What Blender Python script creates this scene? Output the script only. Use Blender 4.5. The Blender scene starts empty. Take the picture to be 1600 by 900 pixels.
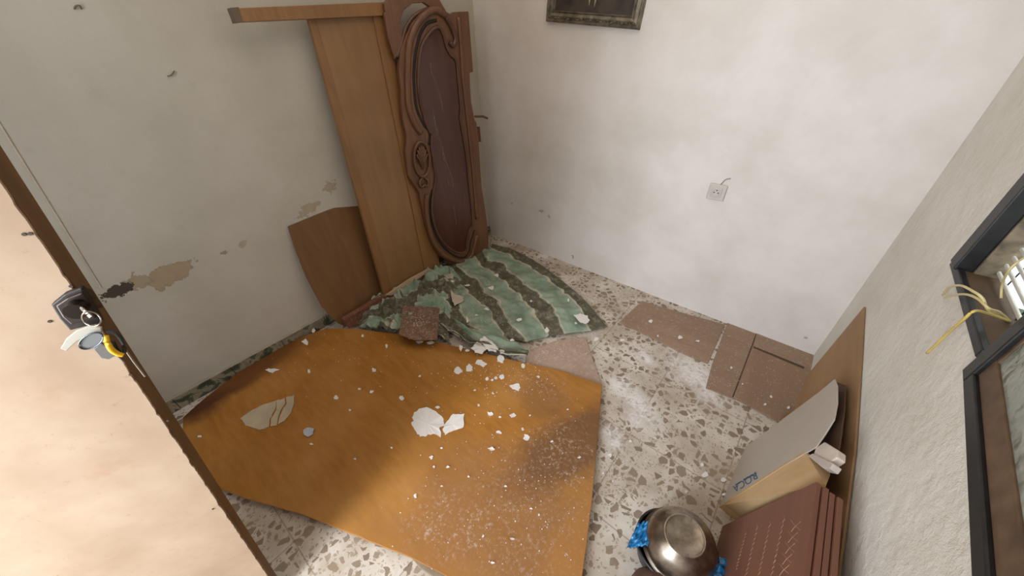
import bpy, bmesh, math, random
from mathutils import Vector, Matrix, noise
random.seed(7)
sc = bpy.context.scene
COL = sc.collection
# ------------------------------------------------------------------ camera, light, exposure
CAM = Vector((1.947, -1.984, 1.45))
ROT = Matrix(((0.77057987, -0.36173614, 0.52474149), (0.63669704, 0.47398508, -0.60823928), (-0.0286975, 0.8027983, 0.59555969)))
FPX = 548.7
cd = bpy.data.cameras.new('camera'); cam = bpy.data.objects.new('camera', cd); COL.objects.link(cam)
cam.matrix_world = Matrix.Translation(CAM) @ ROT.to_4x4()
cd.sensor_width = 36; cd.lens = FPX / 1600 * 36; cd.clip_start = 0.02
sc.camera = cam
vs = sc.view_settings
vs.view_transform = 'Standard'; vs.look = 'None'; vs.gamma = 1; vs.use_curve_mapping = False; vs.exposure = 0.0
W, YD, H = 2.332, -2.9, 2.6
wd = bpy.data.worlds.new('sky'); sc.world = wd; wd.use_nodes = True
wd.node_tree.nodes['Background'].inputs[0].default_value = (0.85, 0.93, 1, 1)
wd.node_tree.nodes['Background'].inputs[1].default_value = 2.2
def lamp(name, kind, loc, direction, energy, color, size=None, angle=None):
    l = bpy.data.lights.new(name, kind); l.energy = energy; l.color = color
    if kind == 'AREA': l.shape = 'RECTANGLE'; l.size, l.size_y = size
    if angle: l.angle = angle
    o = bpy.data.objects.new(name, l); COL.objects.link(o); o.location = loc
    o.rotation_euler = Vector(direction).to_track_quat('-Z', 'Y').to_euler()
    return o
lamp('sun', 'SUN', (1.4, -6, 5), (-0.10, 0.72, -0.68), 0.7, (1.0, 0.95, 0.90), angle=0.30)
lamp('doorway_daylight', 'AREA', (1.36, -3.5, 1.35), (0, 1, 0.0), 60, (0.84, 0.92, 1.0), size=(0.6, 1.7))
lamp('window_daylight', 'AREA', (2.95, -1.3, 2.0), (-1, 0, -0.45), 6, (0.9, 0.95, 1.0), size=(1.1, 0.7))
lamp('warm_fill_light', 'AREA', (1.0, -1.0, 2.5), (0, 0, -1), 8.5, (1.0, 0.86, 0.72), size=(1.5, 1.5))  # added warm fill from overhead for the upper walls, no fixture there

# ------------------------------------------------------------------ helpers
def ray(x, y): return ROT @ Vector(((x - 800) / FPX, -(y - 450) / FPX, -1))
class Plane:
    def __init__(s, p, n):
        s.p = Vector(p); s.n = Vector(n).normalized()
        if s.n.dot(CAM - s.p) < 0: s.n = -s.n            # towards the room
    def at(s, x, y, off=0):
        d = ray(x, y); q = s.p + s.n * off
        return CAM + d * ((q - CAM).dot(s.n) / d.dot(s.n))
def plane3(a, b, c):
    a, b, c = Vector(a), Vector(b), Vector(c); return Plane(a, (b - a).cross(c - a))
def flo(z=0): return Plane((0, 0, z), (0, 0, 1))
FL = flo(0)
def lin(c):
    return tuple((v / 255 / 12.92 if v / 255 <= .04045 else ((v / 255 + .055) / 1.055) ** 2.4) for v in c) + (1,)

class NT:
    def __init__(s, name, rough=0.7, metal=0.0, spec=0.5):
        s.m = bpy.data.materials.new(name); s.m.use_nodes = True; s.t = s.m.node_tree; s.N = s.t.nodes
        s.b = s.N['Principled BSDF']; s.b.inputs['Roughness'].default_value = rough
        s.b.inputs['Metallic'].default_value = metal; s.b.inputs['Specular IOR Level'].default_value = spec
        s.co = s.N.new('ShaderNodeTexCoord').outputs['Object']
    def L(s, a, b):
        if isinstance(a, (int, float)): b.default_value = a
        elif isinstance(a, tuple): b.default_value = a
        else: s.t.links.new(a, b)
    def map(s, scale=(1, 1, 1), loc=(0, 0, 0), rot=(0, 0, 0), co=None):
        n = s.N.new('ShaderNodeMapping'); s.L(co or s.co, n.inputs[0]); n.inputs['Scale'].default_value = scale
        n.inputs['Location'].default_value = loc; n.inputs['Rotation'].default_value = rot; return n.outputs[0]
    def noise(s, scale, detail=4, rough=.55, co=None, col=False, dist=0):
        n = s.N.new('ShaderNodeTexNoise'); n.inputs['Scale'].default_value = scale; n.inputs['Detail'].default_value = detail
        n.inputs['Roughness'].default_value = rough; n.inputs['Distortion'].default_value = dist
        s.L(co or s.co, n.inputs['Vector']); return n.outputs['Color' if col else 'Fac']
    def vor(s, scale, feature='F1', out='Distance', co=None, rnd=1):
        n = s.N.new('ShaderNodeTexVoronoi'); n.feature = feature; n.inputs['Scale'].default_value = scale
        n.inputs['Randomness'].default_value = rnd; s.L(co or s.co, n.inputs['Vector']); return n.outputs[out]
    def ramp(s, f, stops, const=False):
        n = s.N.new('ShaderNodeValToRGB'); s.L(f, n.inputs[0]); e = n.color_ramp.elements
        if const: n.color_ramp.interpolation = 'CONSTANT'
        while len(e) < len(stops): e.new(0.5)
        for i, (p, c) in enumerate(stops):
            e[i].position = p; e[i].color = c if isinstance(c, tuple) else (c, c, c, 1)
        return n.outputs[0]
    def mix(s, f, a, b, mode='MIX'):
        n = s.N.new('ShaderNodeMix'); n.data_type = 'RGBA'; n.blend_type = mode
        s.L(f, n.inputs[0]); s.L(a, n.inputs[6]); s.L(b, n.inputs[7]); return n.outputs[2]
    def math(s, op, a, b=0.0, c=None, clamp=False):
        n = s.N.new('ShaderNodeMath'); n.operation = op; n.use_clamp = clamp; s.L(a, n.inputs[0]); s.L(b, n.inputs[1])
        if c is not None: s.L(c, n.inputs[2])
        return n.outputs[0]
    def sep(s, co=None):
        n = s.N.new('ShaderNodeSeparateXYZ'); s.L(co or s.co, n.inputs[0]); return n.outputs
    def bump(s, h, strength=.3, dist=.01):
        n = s.N.new('ShaderNodeBump'); n.inputs['Strength'].default_value = strength; n.inputs['Distance'].default_value = dist
        s.L(h, n.inputs['Height']); s.L(n.outputs[0], s.b.inputs['Normal'])
    def color(s, c): s.L(c, s.b.inputs['Base Color']); return s
    def rough(s, c): s.L(c, s.b.inputs['Roughness'])
    def blob(s, A, B, ca, cb, ra, rb, warp=.5, wscale=18, ang=0):
        """1 inside a ragged ellipse around (ca, cb) in the two coordinates A, B"""
        da = s.math('SUBTRACT', A, ca); db = s.math('SUBTRACT', B, cb); c_, s_ = math.cos(ang), math.sin(ang)
        u = s.math('DIVIDE', s.math('ADD', s.math('MULTIPLY', da, c_), s.math('MULTIPLY', db, s_)), ra)
        v = s.math('DIVIDE', s.math('SUBTRACT', s.math('MULTIPLY', db, c_), s.math('MULTIPLY', da, s_)), rb)
        r = s.math('SQRT', s.math('ADD', s.math('MULTIPLY', u, u), s.math('MULTIPLY', v, v)))
        w = s.math('MULTIPLY', s.math('SUBTRACT', s.noise(wscale, 5, .65), .5), warp * 2)
        return s.math('ADD', r, w)                       # < 1 inside
def flat(name, c, rough=.6, metal=0, var=.12, scale=12, bump=0):
    n = NT(name, rough, metal); c = lin(c); d = tuple(v * (1 - var * 1.6) for v in c[:3]) + (1,)
    f = n.ramp(n.noise(scale, 5), [(.35, d), (.65, c)]); n.color(f)
    if bump: n.bump(n.noise(scale * 4, 4), bump, .002)
    return n.m
def wood(name, c1, c2, axis='z', scale=9, rough=.45, stain=None, dust=0, edge=0):
    n = NT(name, rough); sx = {'x': (1, 9, 9), 'y': (9, 1, 9), 'z': (9, 9, 1)}[axis]
    co = n.map(sx)
    g = n.noise(scale * .5, 6, .6, co, dist=.6)
    c = n.ramp(g, [(.3, lin(c1)), (.7, lin(c2))])
    big = n.ramp(n.noise(1.8, 3), [(.35, (.72, .72, .72, 1)), (.65, (1, 1, 1, 1))]); c = n.mix(.6, c, big, 'MULTIPLY')
    if stain: c = n.mix(n.ramp(n.noise(3.2, 5, .6), [(.5, 0.), (.68, .7)]), c, lin(stain))
    if dust:
        d = n.ramp(n.noise(70, 6, .75), [(.62 - dust * .1, 0.), (.7, .6)]); c = n.mix(d, c, lin((205, 190, 175)))
    n.color(c); n.bump(g, .15, .002); return n.m

def make(name, verts, faces, mat, parent=None, uv=None, smooth=False, bevel=0, solid=0, origin=None, sub=0):
    verts = [Vector(v) for v in verts]
    if parent is not None:
        po = Vector(parent['_w']) ; o0 = po
    else:
        lo = [min(v[i] for v in verts) for i in range(3)]; hi = [max(v[i] for v in verts) for i in range(3)]
        po = None; o0 = Vector(origin) if origin is not None else Vector(((lo[0] + hi[0]) / 2, (lo[1] + hi[1]) / 2, lo[2]))
    me = bpy.data.meshes.new(name); me.from_pydata([v - o0 for v in verts], [], faces); me.update()
    if uv:
        ul = me.uv_layers.new(name='UVMap')
        for lp in me.loops: ul.data[lp.index].uv = uv[lp.vertex_index]
    bm = bmesh.new(); bm.from_mesh(me)
    if not uv: bmesh.ops.recalc_face_normals(bm, faces=bm.faces)
    if smooth:
        for f in bm.faces: f.smooth = True
    bm.to_mesh(me); bm.free()
    o = bpy.data.objects.new(name, me); COL.objects.link(o); me.materials.append(mat)
    if parent is not None: o.parent = parent; o['_w'] = tuple(o0)
    else: o.location = o0; o['_w'] = tuple(o0)
    if solid: m = o.modifiers.new('solid', 'SOLIDIFY'); m.thickness = solid; m.offset = 0
    if bevel: m = o.modifiers.new('bevel', 'BEVEL'); m.width = bevel; m.segments = 2; m.limit_method = 'ANGLE'; m.angle_limit = .6
    if sub: m = o.modifiers.new('sub', 'SUBSURF'); m.levels = m.render_levels = sub
    return o
def thing(name, loc):
    o = bpy.data.objects.new(name, None); COL.objects.link(o); o.location = loc; o['_w'] = tuple(loc); o.empty_display_size = .05; return o
def tag(o, label, cat, group=None, kind=None):
    o['label'] = label; o['category'] = cat
    if group: o['group'] = group
    if kind: o['kind'] = kind
    return o
def struct(o): o['kind'] = 'structure'; return o
def prism(poly, ext):
    """closed polygon swept by the vector ext"""
    n = len(poly); poly = [Vector(p) for p in poly]; v = poly + [p + ext for p in poly]
    return v, [list(range(n)), list(range(2 * n - 1, n - 1, -1))] + [[i, i + n, (i + 1) % n + n, (i + 1) % n] for i in range(n)]
def slab(name, px, pl, th, mat, parent=None, off=0, bevel=.0015):
    """outline traced on the plane pl, thickness th going away from the room side"""
    v, f = prism([pl.at(x, y, off) for x, y in px], -pl.n * th)
    return make(name, v, f, mat, parent, bevel=bevel)
def box(lo, hi):
    x0, y0, z0 = lo; x1, y1, z1 = hi
    return [(x0,y0,z0),(x1,y0,z0),(x1,y1,z0),(x0,y1,z0),(x0,y0,z1),(x1,y0,z1),(x1,y1,z1),(x0,y1,z1)], [[0,3,2,1],[4,5,6,7],[0,1,5,4],[1,2,6,5],[2,3,7,6],[3,0,4,7]]
def boxes(lst):
    V, F = [], []
    for lo, hi in lst:
        v, f = box(lo, hi); F += [[i + len(V) for i in q] for q in f]; V += v
    return V, F
def catmull(pts, k=6, closed=False):
    pts = [Vector(p) for p in pts]; n = len(pts); out = []
    for i in range(n if closed else n - 1):
        g = (lambda j: pts[j % n]) if closed else (lambda j: pts[min(max(j, 0), n - 1)])
        a, b, c, d = g(i - 1), g(i), g(i + 1), g(i + 2)
        for j in range(k):
            t = j / k
            out.append(.5 * ((2 * b) + (c - a) * t + (2 * a - 5 * b + 4 * c - d) * t * t + (3 * b - a - 3 * c + d) * t ** 3))
    if not closed: out.append(pts[-1])
    return out
def tube(pts, r, seg=8, closed=False, flatn=None, fr=1.0):
    """round (or flattened along flatn by fr) tube through pts; r number or list"""
    n = len(pts); V, F = [], []; up = Vector(flatn) if flatn is not None else Vector((.13, .31, .94))
    for i, p in enumerate(pts):
        a = pts[(i - 1) % n] if closed or i else pts[0]; b = pts[(i + 1) % n] if closed or i < n - 1 else pts[-1]
        t = (b - a).normalized(); s = t.cross(up)
        s = s.normalized() if s.length > 1e-5 else t.orthogonal().normalized(); u = s.cross(t).normalized()
        rr = r[i] if isinstance(r, (list, tuple)) else r
        for k in range(seg):
            an = 2 * math.pi * k / seg; V.append(p + s * (rr * math.cos(an)) + u * (rr * fr * math.sin(an)))
    for i in range(n if closed else n - 1):
        for k in range(seg):
            F.append([i * seg + k, i * seg + (k + 1) % seg, ((i + 1) % n) * seg + (k + 1) % seg, ((i + 1) % n) * seg + k])
    if not closed: F += [list(range(seg))[::-1], list(range((n - 1) * seg, n * seg))]
    return V, F
def join(*parts):
    V, F = [], []
    for v, f in parts: F += [[i + len(V) for i in q] for q in f]; V += list(v)
    return V, F
def resample(pts, n):
    pts = [Vector(p) for p in pts]; d = [0]
    for a, b in zip(pts, pts[1:]): d.append(d[-1] + (b - a).length)
    out = []; j = 0
    for i in range(n):
        t = d[-1] * i / (n - 1)
        while j < len(pts) - 2 and d[j + 1] < t: j += 1
        out.append(pts[j].lerp(pts[j + 1], (t - d[j]) / max(1e-9, d[j + 1] - d[j])))
    return out
def nz(x, y=0, z=0): return noise.noise(Vector((x, y, z)))
def ragged(pl_pts, amp, step, seed=0):
    """roughen an outline of 3D points"""
    out = []; n = len(pl_pts)
    cen = sum((Vector(p) for p in pl_pts), Vector()) / n
    for i in range(n):
        a, b = Vector(pl_pts[i]), Vector(pl_pts[(i + 1) % n]); k = max(1, int((b - a).length / step))
        for j in range(k):
            p = a.lerp(b, j / k); q = (p - cen).normalized()
            out.append(p + q * amp * nz(p.x * 40 + seed, p.y * 40, p.z * 40 + seed) * 2)
    return out

# ------------------------------------------------------------------ materials of the setting
def wall_material(name, axis, patches, tint, specks=True, relief=.25, grime=1.0):
    n = NT(name, .85, spec=.2); s = n.sep(); A = s[1] if axis == 'y' else s[0]; Z = s[2]
    base = lin(tint)
    d = tuple(v * f for v, f in zip(base, (.86, .85, .82))) + (1,)
    c = n.ramp(n.noise(2.2, 5, .6), [(.36, d), (.62, base)])
    c = n.mix(n.ramp(n.noise(9, 6, .7), [(.6, 0.), (.78, .28 * grime)]), c, lin((150, 134, 112)))
    if specks: c = n.mix(n.ramp(n.noise(42, 4, .7), [(.74, 0.), (.79, .5)]), c, lin((125, 112, 96)))
    h = n.noise(26, 6, .65)
    for (ca, cb, ra, rb, ang, col, warp, ws) in patches:
        r = n.blob(A, Z, ca, cb, ra, rb, warp, ws, ang)
        rim = n.ramp(r, [(.88, 0.), (.95, .75), (1.0, .75), (1.05, 0.)])
        inside = n.ramp(r, [(.94, 1.), (.97, 0.)])
        pc = n.mix(n.noise(30, 5), lin(col), tuple(v * .78 for v in lin(col)[:3]) + (1,))
        c = n.mix(inside, c, pc); c = n.mix(rim, c, tuple(v * .62 for v in lin(col)[:3]) + (1,))
        h = n.math('SUBTRACT', h, n.math('MULTIPLY', inside, 1.2))
    n.color(c); n.bump(h, relief, .006); return n.m
def yz(x, y): p = Plane((0, 0, 0), (1, 0, 0)).at(x, y); return p.y, p.z
pat = []
def P_(x, y, ra, rb, ang, col, warp=.45, ws=22): a = yz(x, y); pat.append((a[0], a[1], ra, rb, ang, col, warp, ws))
P_(268, 428, .085, .045, .15, (172, 152, 124), 1.1, 20)
P_(214, 440, .045, .03, .1, (170, 154, 128), 1.4, 26)
P_(182, 456, .052, .024, .12, (80, 72, 62), 1.3, 26)
P_(482, 326, .055, .028, .3, (178, 163, 140), 2.2, 34)
P_(516, 292, .03, .03, 1.0, (178, 163, 140), 2.4, 40)
P_(380, 382, .02, .012, 0, (178, 165, 145), 2.5, 50)
P_(350, 395, .012, .010, 0, (160, 146, 126), 2.5, 50)
patB = []
for x, y, ra, rb in ((846, 330, .022, .012), (858, 338, .012, .012), (895, 401, .008, .014), (1260, 528, .008, .006), (800, 318, .010, .006)):
    q = Plane((0, 0, 0), (0, 1, 0)).at(x, y); patB.append((q.x, q.z, ra, rb, .3, (190, 180, 172), 2.4, 60))
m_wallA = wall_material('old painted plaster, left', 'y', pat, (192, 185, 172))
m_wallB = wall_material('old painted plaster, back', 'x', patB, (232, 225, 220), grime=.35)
m_wallC = wall_material('rough white plaster, window side', 'y', [], (234, 230, 222), relief=1.2, grime=.9)
m_ceil = flat('ceiling plaster', (235, 228, 215), .9)

def terrazzo():
    n = NT('old terrazzo floor tiles', .5, spec=.25); s = n.sep()
    wob = n.noise(14, 3, col=True); co = n.mix(.03, n.co, wob)
    base = n.ramp(n.noise(6, 5), [(.35, lin((196, 184, 170))), (.65, lin((222, 213, 203)))])
    def chips(sc_, keep, gap, col1, col2, base):
        cid = n.vor(sc_, 'F1', 'Color', co); e = n.vor(sc_, 'DISTANCE_TO_EDGE', 'Distance', co)
        r = n.sep(cid); on = n.math('LESS_THAN', r[0], keep)
        th = n.math('MULTIPLY_ADD', r[1], gap * 1.6, gap)
        m = n.math('MULTIPLY', on, n.math('GREATER_THAN', e, th))
        return n.mix(m, base, n.mix(r[2], lin(col1), lin(col2)))
    c = chips(80, .5, .10, (186, 172, 154), (160, 146, 128), base)
    c = chips(31, .6, .10, (124, 107, 92), (158, 142, 126), c)
    # joints, 0.375 m apart, where the photograph shows them
    J = None
    for ax, off in ((0, 1.769), (1, -.645)):
        t = n.math('ABSOLUTE', n.math('SUBTRACT', n.math('FRACT', n.math('DIVIDE', n.math('SUBTRACT', s[ax], off - 3.75 - .1875), .375)), .5))
        g = n.math('LESS_THAN', t, .006); J = g if J is None else n.math('MAXIMUM', J, g)
    c = n.mix(n.math('MULTIPLY', J, .55), c, lin((118, 104, 88)))
    c = n.mix(n.ramp(n.noise(4, 5, .65), [(.42, 0.), (.72, .75)]), c, lin((158, 138, 114)))
    c = n.mix(n.ramp(n.noise(38, 6, .7), [(.55, 0.), (.8, .35)]), c, lin((196, 182, 166)))
    # white plaster powder
    D = None
    for (px, py, ra, rb, ang) in ((1085, 588, .26, .11, -.55), (1000, 640, .12, .10, -.6), (1010, 560, .10, .05, -.5), (968, 605, .10, .06, -.9), (955, 680, .07, .07, 0), (905, 560, .08, .04, 0), (850, 400, .06, .03, .2)):
        q = FL.at(px, py); r = n.blob(s[0], s[1], q.x, q.y, ra, rb, 1.3, 7, ang)
        k = n.ramp(r, [(.25, 1.), (1.35, 0.)]); D = k if D is None else n.math('MAXIMUM', D, k)
    fine = n.ramp(n.noise(85, 8, .8), [(.36, 0.), (.58, 1.)])
    D = n.math('MULTIPLY', D, n.math('MULTIPLY', n.math('MULTIPLY_ADD', fine, .85, .35), n.ramp(n.noise(16, 5, .7), [(.34, .25), (.56, 1.)])))
    c = n.mix(D, c, lin((236, 231, 230)))
    c = n.mix(n.ramp(n.noise(130, 5, .8), [(.66, 0.), (.72, .6)]), c, lin((228, 220, 212)))
    n.color(c); n.bump(n.noise(60, 3), .06, .002); return n.m
m_floor = terrazzo()
def marble_skirting():
    n = NT('green veined skirting tile', .5)
    c = n.ramp(n.noise(13, 4, .5, dist=1.2), [(.38, lin((62, 66, 50))), (.47, lin((92, 92, 72))), (.5, lin((150, 138, 116))), (.62, lin((128, 116, 96)))])
    c = n.mix(n.ramp(n.noise(60, 5, .7), [(.6, 0.), (.7, .4)]), c, lin((180, 170, 150)))
    n.color(c); return n.m

# ------------------------------------------------------------------ room shell
WZ0, WZ1, WY0, WY1 = .93, 2.05, -.67, -1.95
struct(make('floor', *box((-.15, YD - .9, -.1), (W + .07, .15, 0)), m_floor, origin=(0, 0, 0)))
struct(make('ceiling', *box((-.15, YD - .15, H), (W + .2, .15, H + .1)), m_ceil))
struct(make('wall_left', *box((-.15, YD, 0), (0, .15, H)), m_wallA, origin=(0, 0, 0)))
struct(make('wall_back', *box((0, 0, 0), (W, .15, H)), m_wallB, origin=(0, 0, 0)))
struct(make('wall_right', *boxes([((W, YD, 0), (W + .07, .15, WZ0)), ((W, YD, WZ1), (W + .07, .15, H)), ((W, WY0, WZ0), (W + .07, .15, WZ1)), ((W, YD, WZ0), (W + .07, WY1, WZ1))]), m_wallC, origin=(0, 0, 0)))
struct(make('wall_front', *boxes([((-.15, YD - .15, 0), (.78, YD, H)), ((1.72, YD - .15, 0), (W + .2, YD, H)), ((.78, YD - .15, 2.15), (1.72, YD, H))]), m_wallB, origin=(0, 0, 0)))
bb = []
y = -.0
while y > YD + .02:
    bb.append(((0, max(y - .247, YD), 0), (.012 + .002 * math.sin(y * 30), y, .072))); y -= .25
struct(make('baseboard_left', *boxes(bb), marble_skirting(), bevel=.001))
m_mortar = flat('mortar fillet', (176, 164, 146), .9, bump=.4)
V, F = tube([Vector((.004, YD + .05 + i * .1, .074 + .002 * nz(i))) for i in range(28)], .006, 6)
struct(make('trim_1', V, F, m_mortar))
# plaster bead running down the left wall by the door
pa, pb = Plane((0, 0, 0), (1, 0, 0)).at(0, 195), Plane((0, 0, 0), (1, 0, 0)).at(158, 450)
V, F = join(tube([pa.lerp(pb, t / 10 * 1.0 - .4) + Vector((.0, 0, 0)) for t in range(15)], .004, 6), tube([pa.lerp(pb, t / 10 - .4) + Vector((0, -.03, 0)) for t in range(15)], .003, 6))
struct(make('trim_2', V, F, flat('painted cable', (196, 184, 168), .8)))

PAw = Plane((0, 0, 0), (1, 0, 0))
for px_, lab in (([(116, 14), (119, 9), (125, 9), (127, 14)], 'small bent wire hook high on the left wall'), ([(262, 119), (266, 118), (270, 115), (272, 111)], 'thin bent nail in the middle of the left wall')):
    V, F = tube(catmull([PAw.at(x, y, .002 + .006 * (i % 3 > 0)) for i, (x, y) in enumerate(px_)], 4), .0022, 6)
    tag(make('wall_nail', V, F, flat('rusty wire', (120, 104, 84), .7), smooth=True), lab, 'nail')
# ------------------------------------------------------------------ window and sash
m_black = flat('chipped black paint', (34, 33, 34), .45, var=.4, scale=30, bump=.2)
m_brown = flat('dusty brown paint', (104, 82, 60), .7, var=.3, scale=9, bump=.3)
PW = Plane((W, 0, 0), (1, 0, 0))
win = struct(thing('window_1', (W, (WY0 + WY1) / 2, WZ0)))
fr = .05
make('window_frame', *boxes([((W - .012, WY0 - fr, WZ0), (W + .022, WY0 + .004, WZ1)), ((W - .012, WY1, WZ0), (W + .022, WY1 + fr, WZ1)), ((W - .012, WY1, WZ1 - fr), (W + .022, WY0, WZ1)), ((W - .008, -1.075, WZ0 - .012), (W + .006, WY0 + .004, WZ0 + .008))]), m_black, win, bevel=.003)
make('window_sill', *box((W + .006, WY1, WZ0 - .01), (W + .07, WY0, WZ0 + .004)), m_brown, win)
make('reveal', *box((W + .022, WY0 - fr - .004, WZ0), (W + .068, WY0 + .002, WZ1)), flat('flaking reveal plaster', (150, 135, 112), .9, var=.4, scale=25, bump=.6), win)
m_bar = flat('white painted iron', (236, 235, 225), .5)
gx = W + .052
bars = [((gx, WY1 + .05, WZ0 + .016 + i * .0215), (gx + .005, WY0 - fr - .004, WZ0 + .016 + i * .0215 + .008)) for i in range(50)]
grille = tag(thing('window_grille', (gx, WY0, WZ0)), 'white horizontal bar grille outside the dark framed window', 'window grille')
for lo, hi in bars: make('bar', *box(lo, hi), m_bar, grille, bevel=.002)
for i in range(9):
    yy = WY0 - .11 - i * .13; make('upright', *box((gx + .008, yy - .0015, WZ0 + .004), (gx + .010, yy + .0015, WZ1 - .05)), m_black, grille)
# greenery-coloured wall across the lane outside
out = NT('sunlit green render outside', .9); out.color(out.ramp(out.noise(3, 4), [(.35, lin((92, 104, 76))), (.65, lin((128, 138, 110)))]))
tag(make('courtyard_wall', *box((W + 1.2, -3.6, 0), (W + 1.3, 1.2, 2.4)), out.m), 'grey green wall seen through the bars of the window', 'wall', kind='structure')
struct(make('ground', *box((W + .07, -3.6, -.1), (W + 1.2, 1.2, -.0)), flat('mossy yard', (86, 94, 70), .9)))

# sash swung a little into the room, hinged on the near side
s0, s1 = Vector((2.3355, -1.08, 0)), Vector((2.2725, -1.85, 0))
ds = (s1 - s0).normalized(); ns = Vector((-ds.y * -1, ds.x * -1, 0)); ns = Vector((ds.y, -ds.x, 0)).normalized()
if ns.x > 0: ns = -ns                                    # into the room
sz0, sz1 = .885, 1.98; sw = (s1 - s0).length
def sbox(u0, u1, w0, w1, z0, z1):
    v, f = box((u0, w0, z0), (u1, w1, z1)); return [s0 + ds * a + ns * b + Vector((0, 0, c)) for a, b, c in v], f
sash = thing('window_sash', (s0.x, s0.y, sz0)); sash.parent = win; sash.location = Vector((s0.x, s0.y, sz0)) - win.location
make('sash_frame', *join(sbox(0, .04, -.003, .012, sz0, sz1), sbox(sw - .04, sw, -.003, .012, sz0, sz1), sbox(.04, sw - .04, -.003, .012, sz0, sz0 + .026), sbox(.04, sw - .04, -.003, .012, sz1 - .04, sz1)), m_black, sash, bevel=.003)
make('glazing_bead', *join(sbox(.04, sw - .04, -.003, .005, sz0 + .026, sz0 + .068), sbox(.04, .05, -.003, .004, sz0 + .06, sz1 - .04)), flat('brown putty bead', (118, 92, 68), .6, var=.35, scale=14, bump=.4), sash, bevel=.002)
gl = NT('rippled obscure glass', .25, spec=.6); gl.color(gl.ramp(gl.noise(9, 4), [(.35, lin((150, 154, 142))), (.65, lin((196, 198, 186)))]))
gl.b.inputs['Transmission Weight'].default_value = .35
h = gl.vor(44, 'SMOOTH_F1', 'Distance', gl.mix(.08, gl.co, gl.noise(18, 3, col=True))); gl.bump(h, .5, .01)
make('glass_pane', *sbox(.045, sw - .045, -.002, .001, sz0 + .06, sz1 - .03), gl.m, sash)

# loose wires
m_wire = flat('cream cable sheath', (226, 208, 150), .4)
m_wirey = flat('yellowed cable sheath', (232, 200, 110), .4)
def wire(pts, m, label, r=.0024):
    P = [Plane((W - o, 0, 0), (1, 0, 0)).at(x, y) for x, y, o in pts]
    V, F = tube(catmull(P, 8), r, 8); return tag(make('loose_wire', V, F, m, smooth=True), label, 'wire', 'loose wires hanging from the window')
wire([(1448, 552, .02), (1482, 520, .04), (1505, 500, .06), (1523, 486, .06), (1545, 490, .03), (1568, 498, -.02), (1580, 503, -.06)], m_wirey, 'yellow loose wire reaching lowest down the wall beside the window')
wire([(1473, 461, .004), (1482, 450, .03), (1500, 446, .05), (1520, 455, .05), (1535, 466, .04), (1545, 485, .02), (1570, 496, -.03), (1582, 506, -.07)], m_wire, 'cream loose wire with the highest loop by the window')
wire([(1475, 466, .004), (1492, 461, .03), (1510, 460, .045), (1528, 467, .04), (1545, 482, .03), (1562, 488, .0), (1578, 502, -.05)], m_wire, 'cream loose wire with the flatter lower loop by the window')
wire([(1564, 466, -.03), (1566, 445, -.02), (1575, 425, 0), (1592, 408, .0), (1625, 390, .0)], m_wire, 'pale loose wire curving up in front of the window bars', .002)

# ------------------------------------------------------------------ door, sagging in its frame, at the left
nE = Vector((.0526, -.9896, .1336))
PHI = math.radians(68); e = Vector((math.cos(PHI), math.sin(PHI), 0)); nf = Vector((math.sin(PHI), -math.cos(PHI), 0))
sl = -nE.z / nE.dot(e); v = (Vector((0, 0, 1)) + e * sl).normalized(); u = nf.cross(v).normalized()
if u.dot(e) < 0: u = -u                                   # across the door towards its free edge
P0 = Vector((1.10, -2.222, .02)); TH = .034
DW, DH = .80, 1.98
def dpt(a, h, o): return P0 - u * a + v * h + nf * o       # a back from the free edge, h up, o out of the face
def dslab(name, ring, o0, o1, mat, parent, bevel=0):
    V, F = prism([dpt(a, h, o0) for a, h in ring], nf * (o1 - o0)); return make(name, V, F, mat, parent, bevel=bevel)
door = struct(thing('door_1', tuple(P0)))
m_lip = wood('shaded brown door lipping', (96, 68, 36), (122, 88, 50), 'z', 7, .6)
dslab('core', [(0, 0), (DW, 0), (DW, DH), (0, DH)], 0, TH, m_lip, door, .001)
sk = NT('cream fibreboard door skin', .75, spec=.2)
c = sk.ramp(sk.noise(5, 5), [(.35, lin((168, 142, 118))), (.65, lin((186, 162, 138)))])
c = sk.mix(sk.ramp(sk.noise(60, 6, .8), [(.60, 0.), (.72, .55)]), c, lin((146, 106, 74)))
c = sk.mix(sk.ramp(sk.noise(11, 4, .6), [(.6, 0.), (.8, .4)]), c, lin((166, 122, 84)))
sk.color(c)
ring = []
h = 0.0; i = 0
while h < DH:
    ring.append((.0015 + max(0, .0035 * nz(h * 30) + .003 * nz(h * 90, 3)), h)); h += .006
ring += [(.003, DH), (DW, DH), (DW, 0)]
dslab('face_skin', ring, TH, TH + .004, sk.m, door)
PD = Plane(dpt(.1, .5, TH + .004), nf)
m_hole = flat('rusty nail head', (70, 48, 34), .7)
def disc_on(name, pl, x, y, r, th, mat, parent, off=0, seg=14, cyl=None):
    c0 = pl.at(x, y, off); a = pl.n.orthogonal().normalized(); b = pl.n.cross(a)
    V, F = prism([c0 + (a * math.cos(k * 2 * math.pi / seg) + b * math.sin(k * 2 * math.pi / seg)) * r for k in range(seg)], pl.n * th)
    return make(name, V, F, mat, parent)
for x, y in ((38, 366), (48, 365), (111, 447), (78, 502), (204, 585), (262, 657), (333, 795)): disc_on('nail_head', PD, x, y, .0022, .0012, m_hole, door)
m_lock = flat('blackened lock steel', (62, 52, 46), .5, .4, var=.4, scale=60)
lk = slab('lock_plate', [(79, 477), (100, 460), (127, 449), (136, 462), (160, 505), (128, 512), (109, 517), (92, 498)], PD, .010, m_lock, door, off=.008, bevel=.002)
slab('lock_rim', [(86, 478), (104, 466), (128, 457), (150, 498), (111, 508), (97, 496)], PD, .006, flat('worn lock steel', (78, 68, 62), .35, .8), lk, off=.012, bevel=.002)
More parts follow.
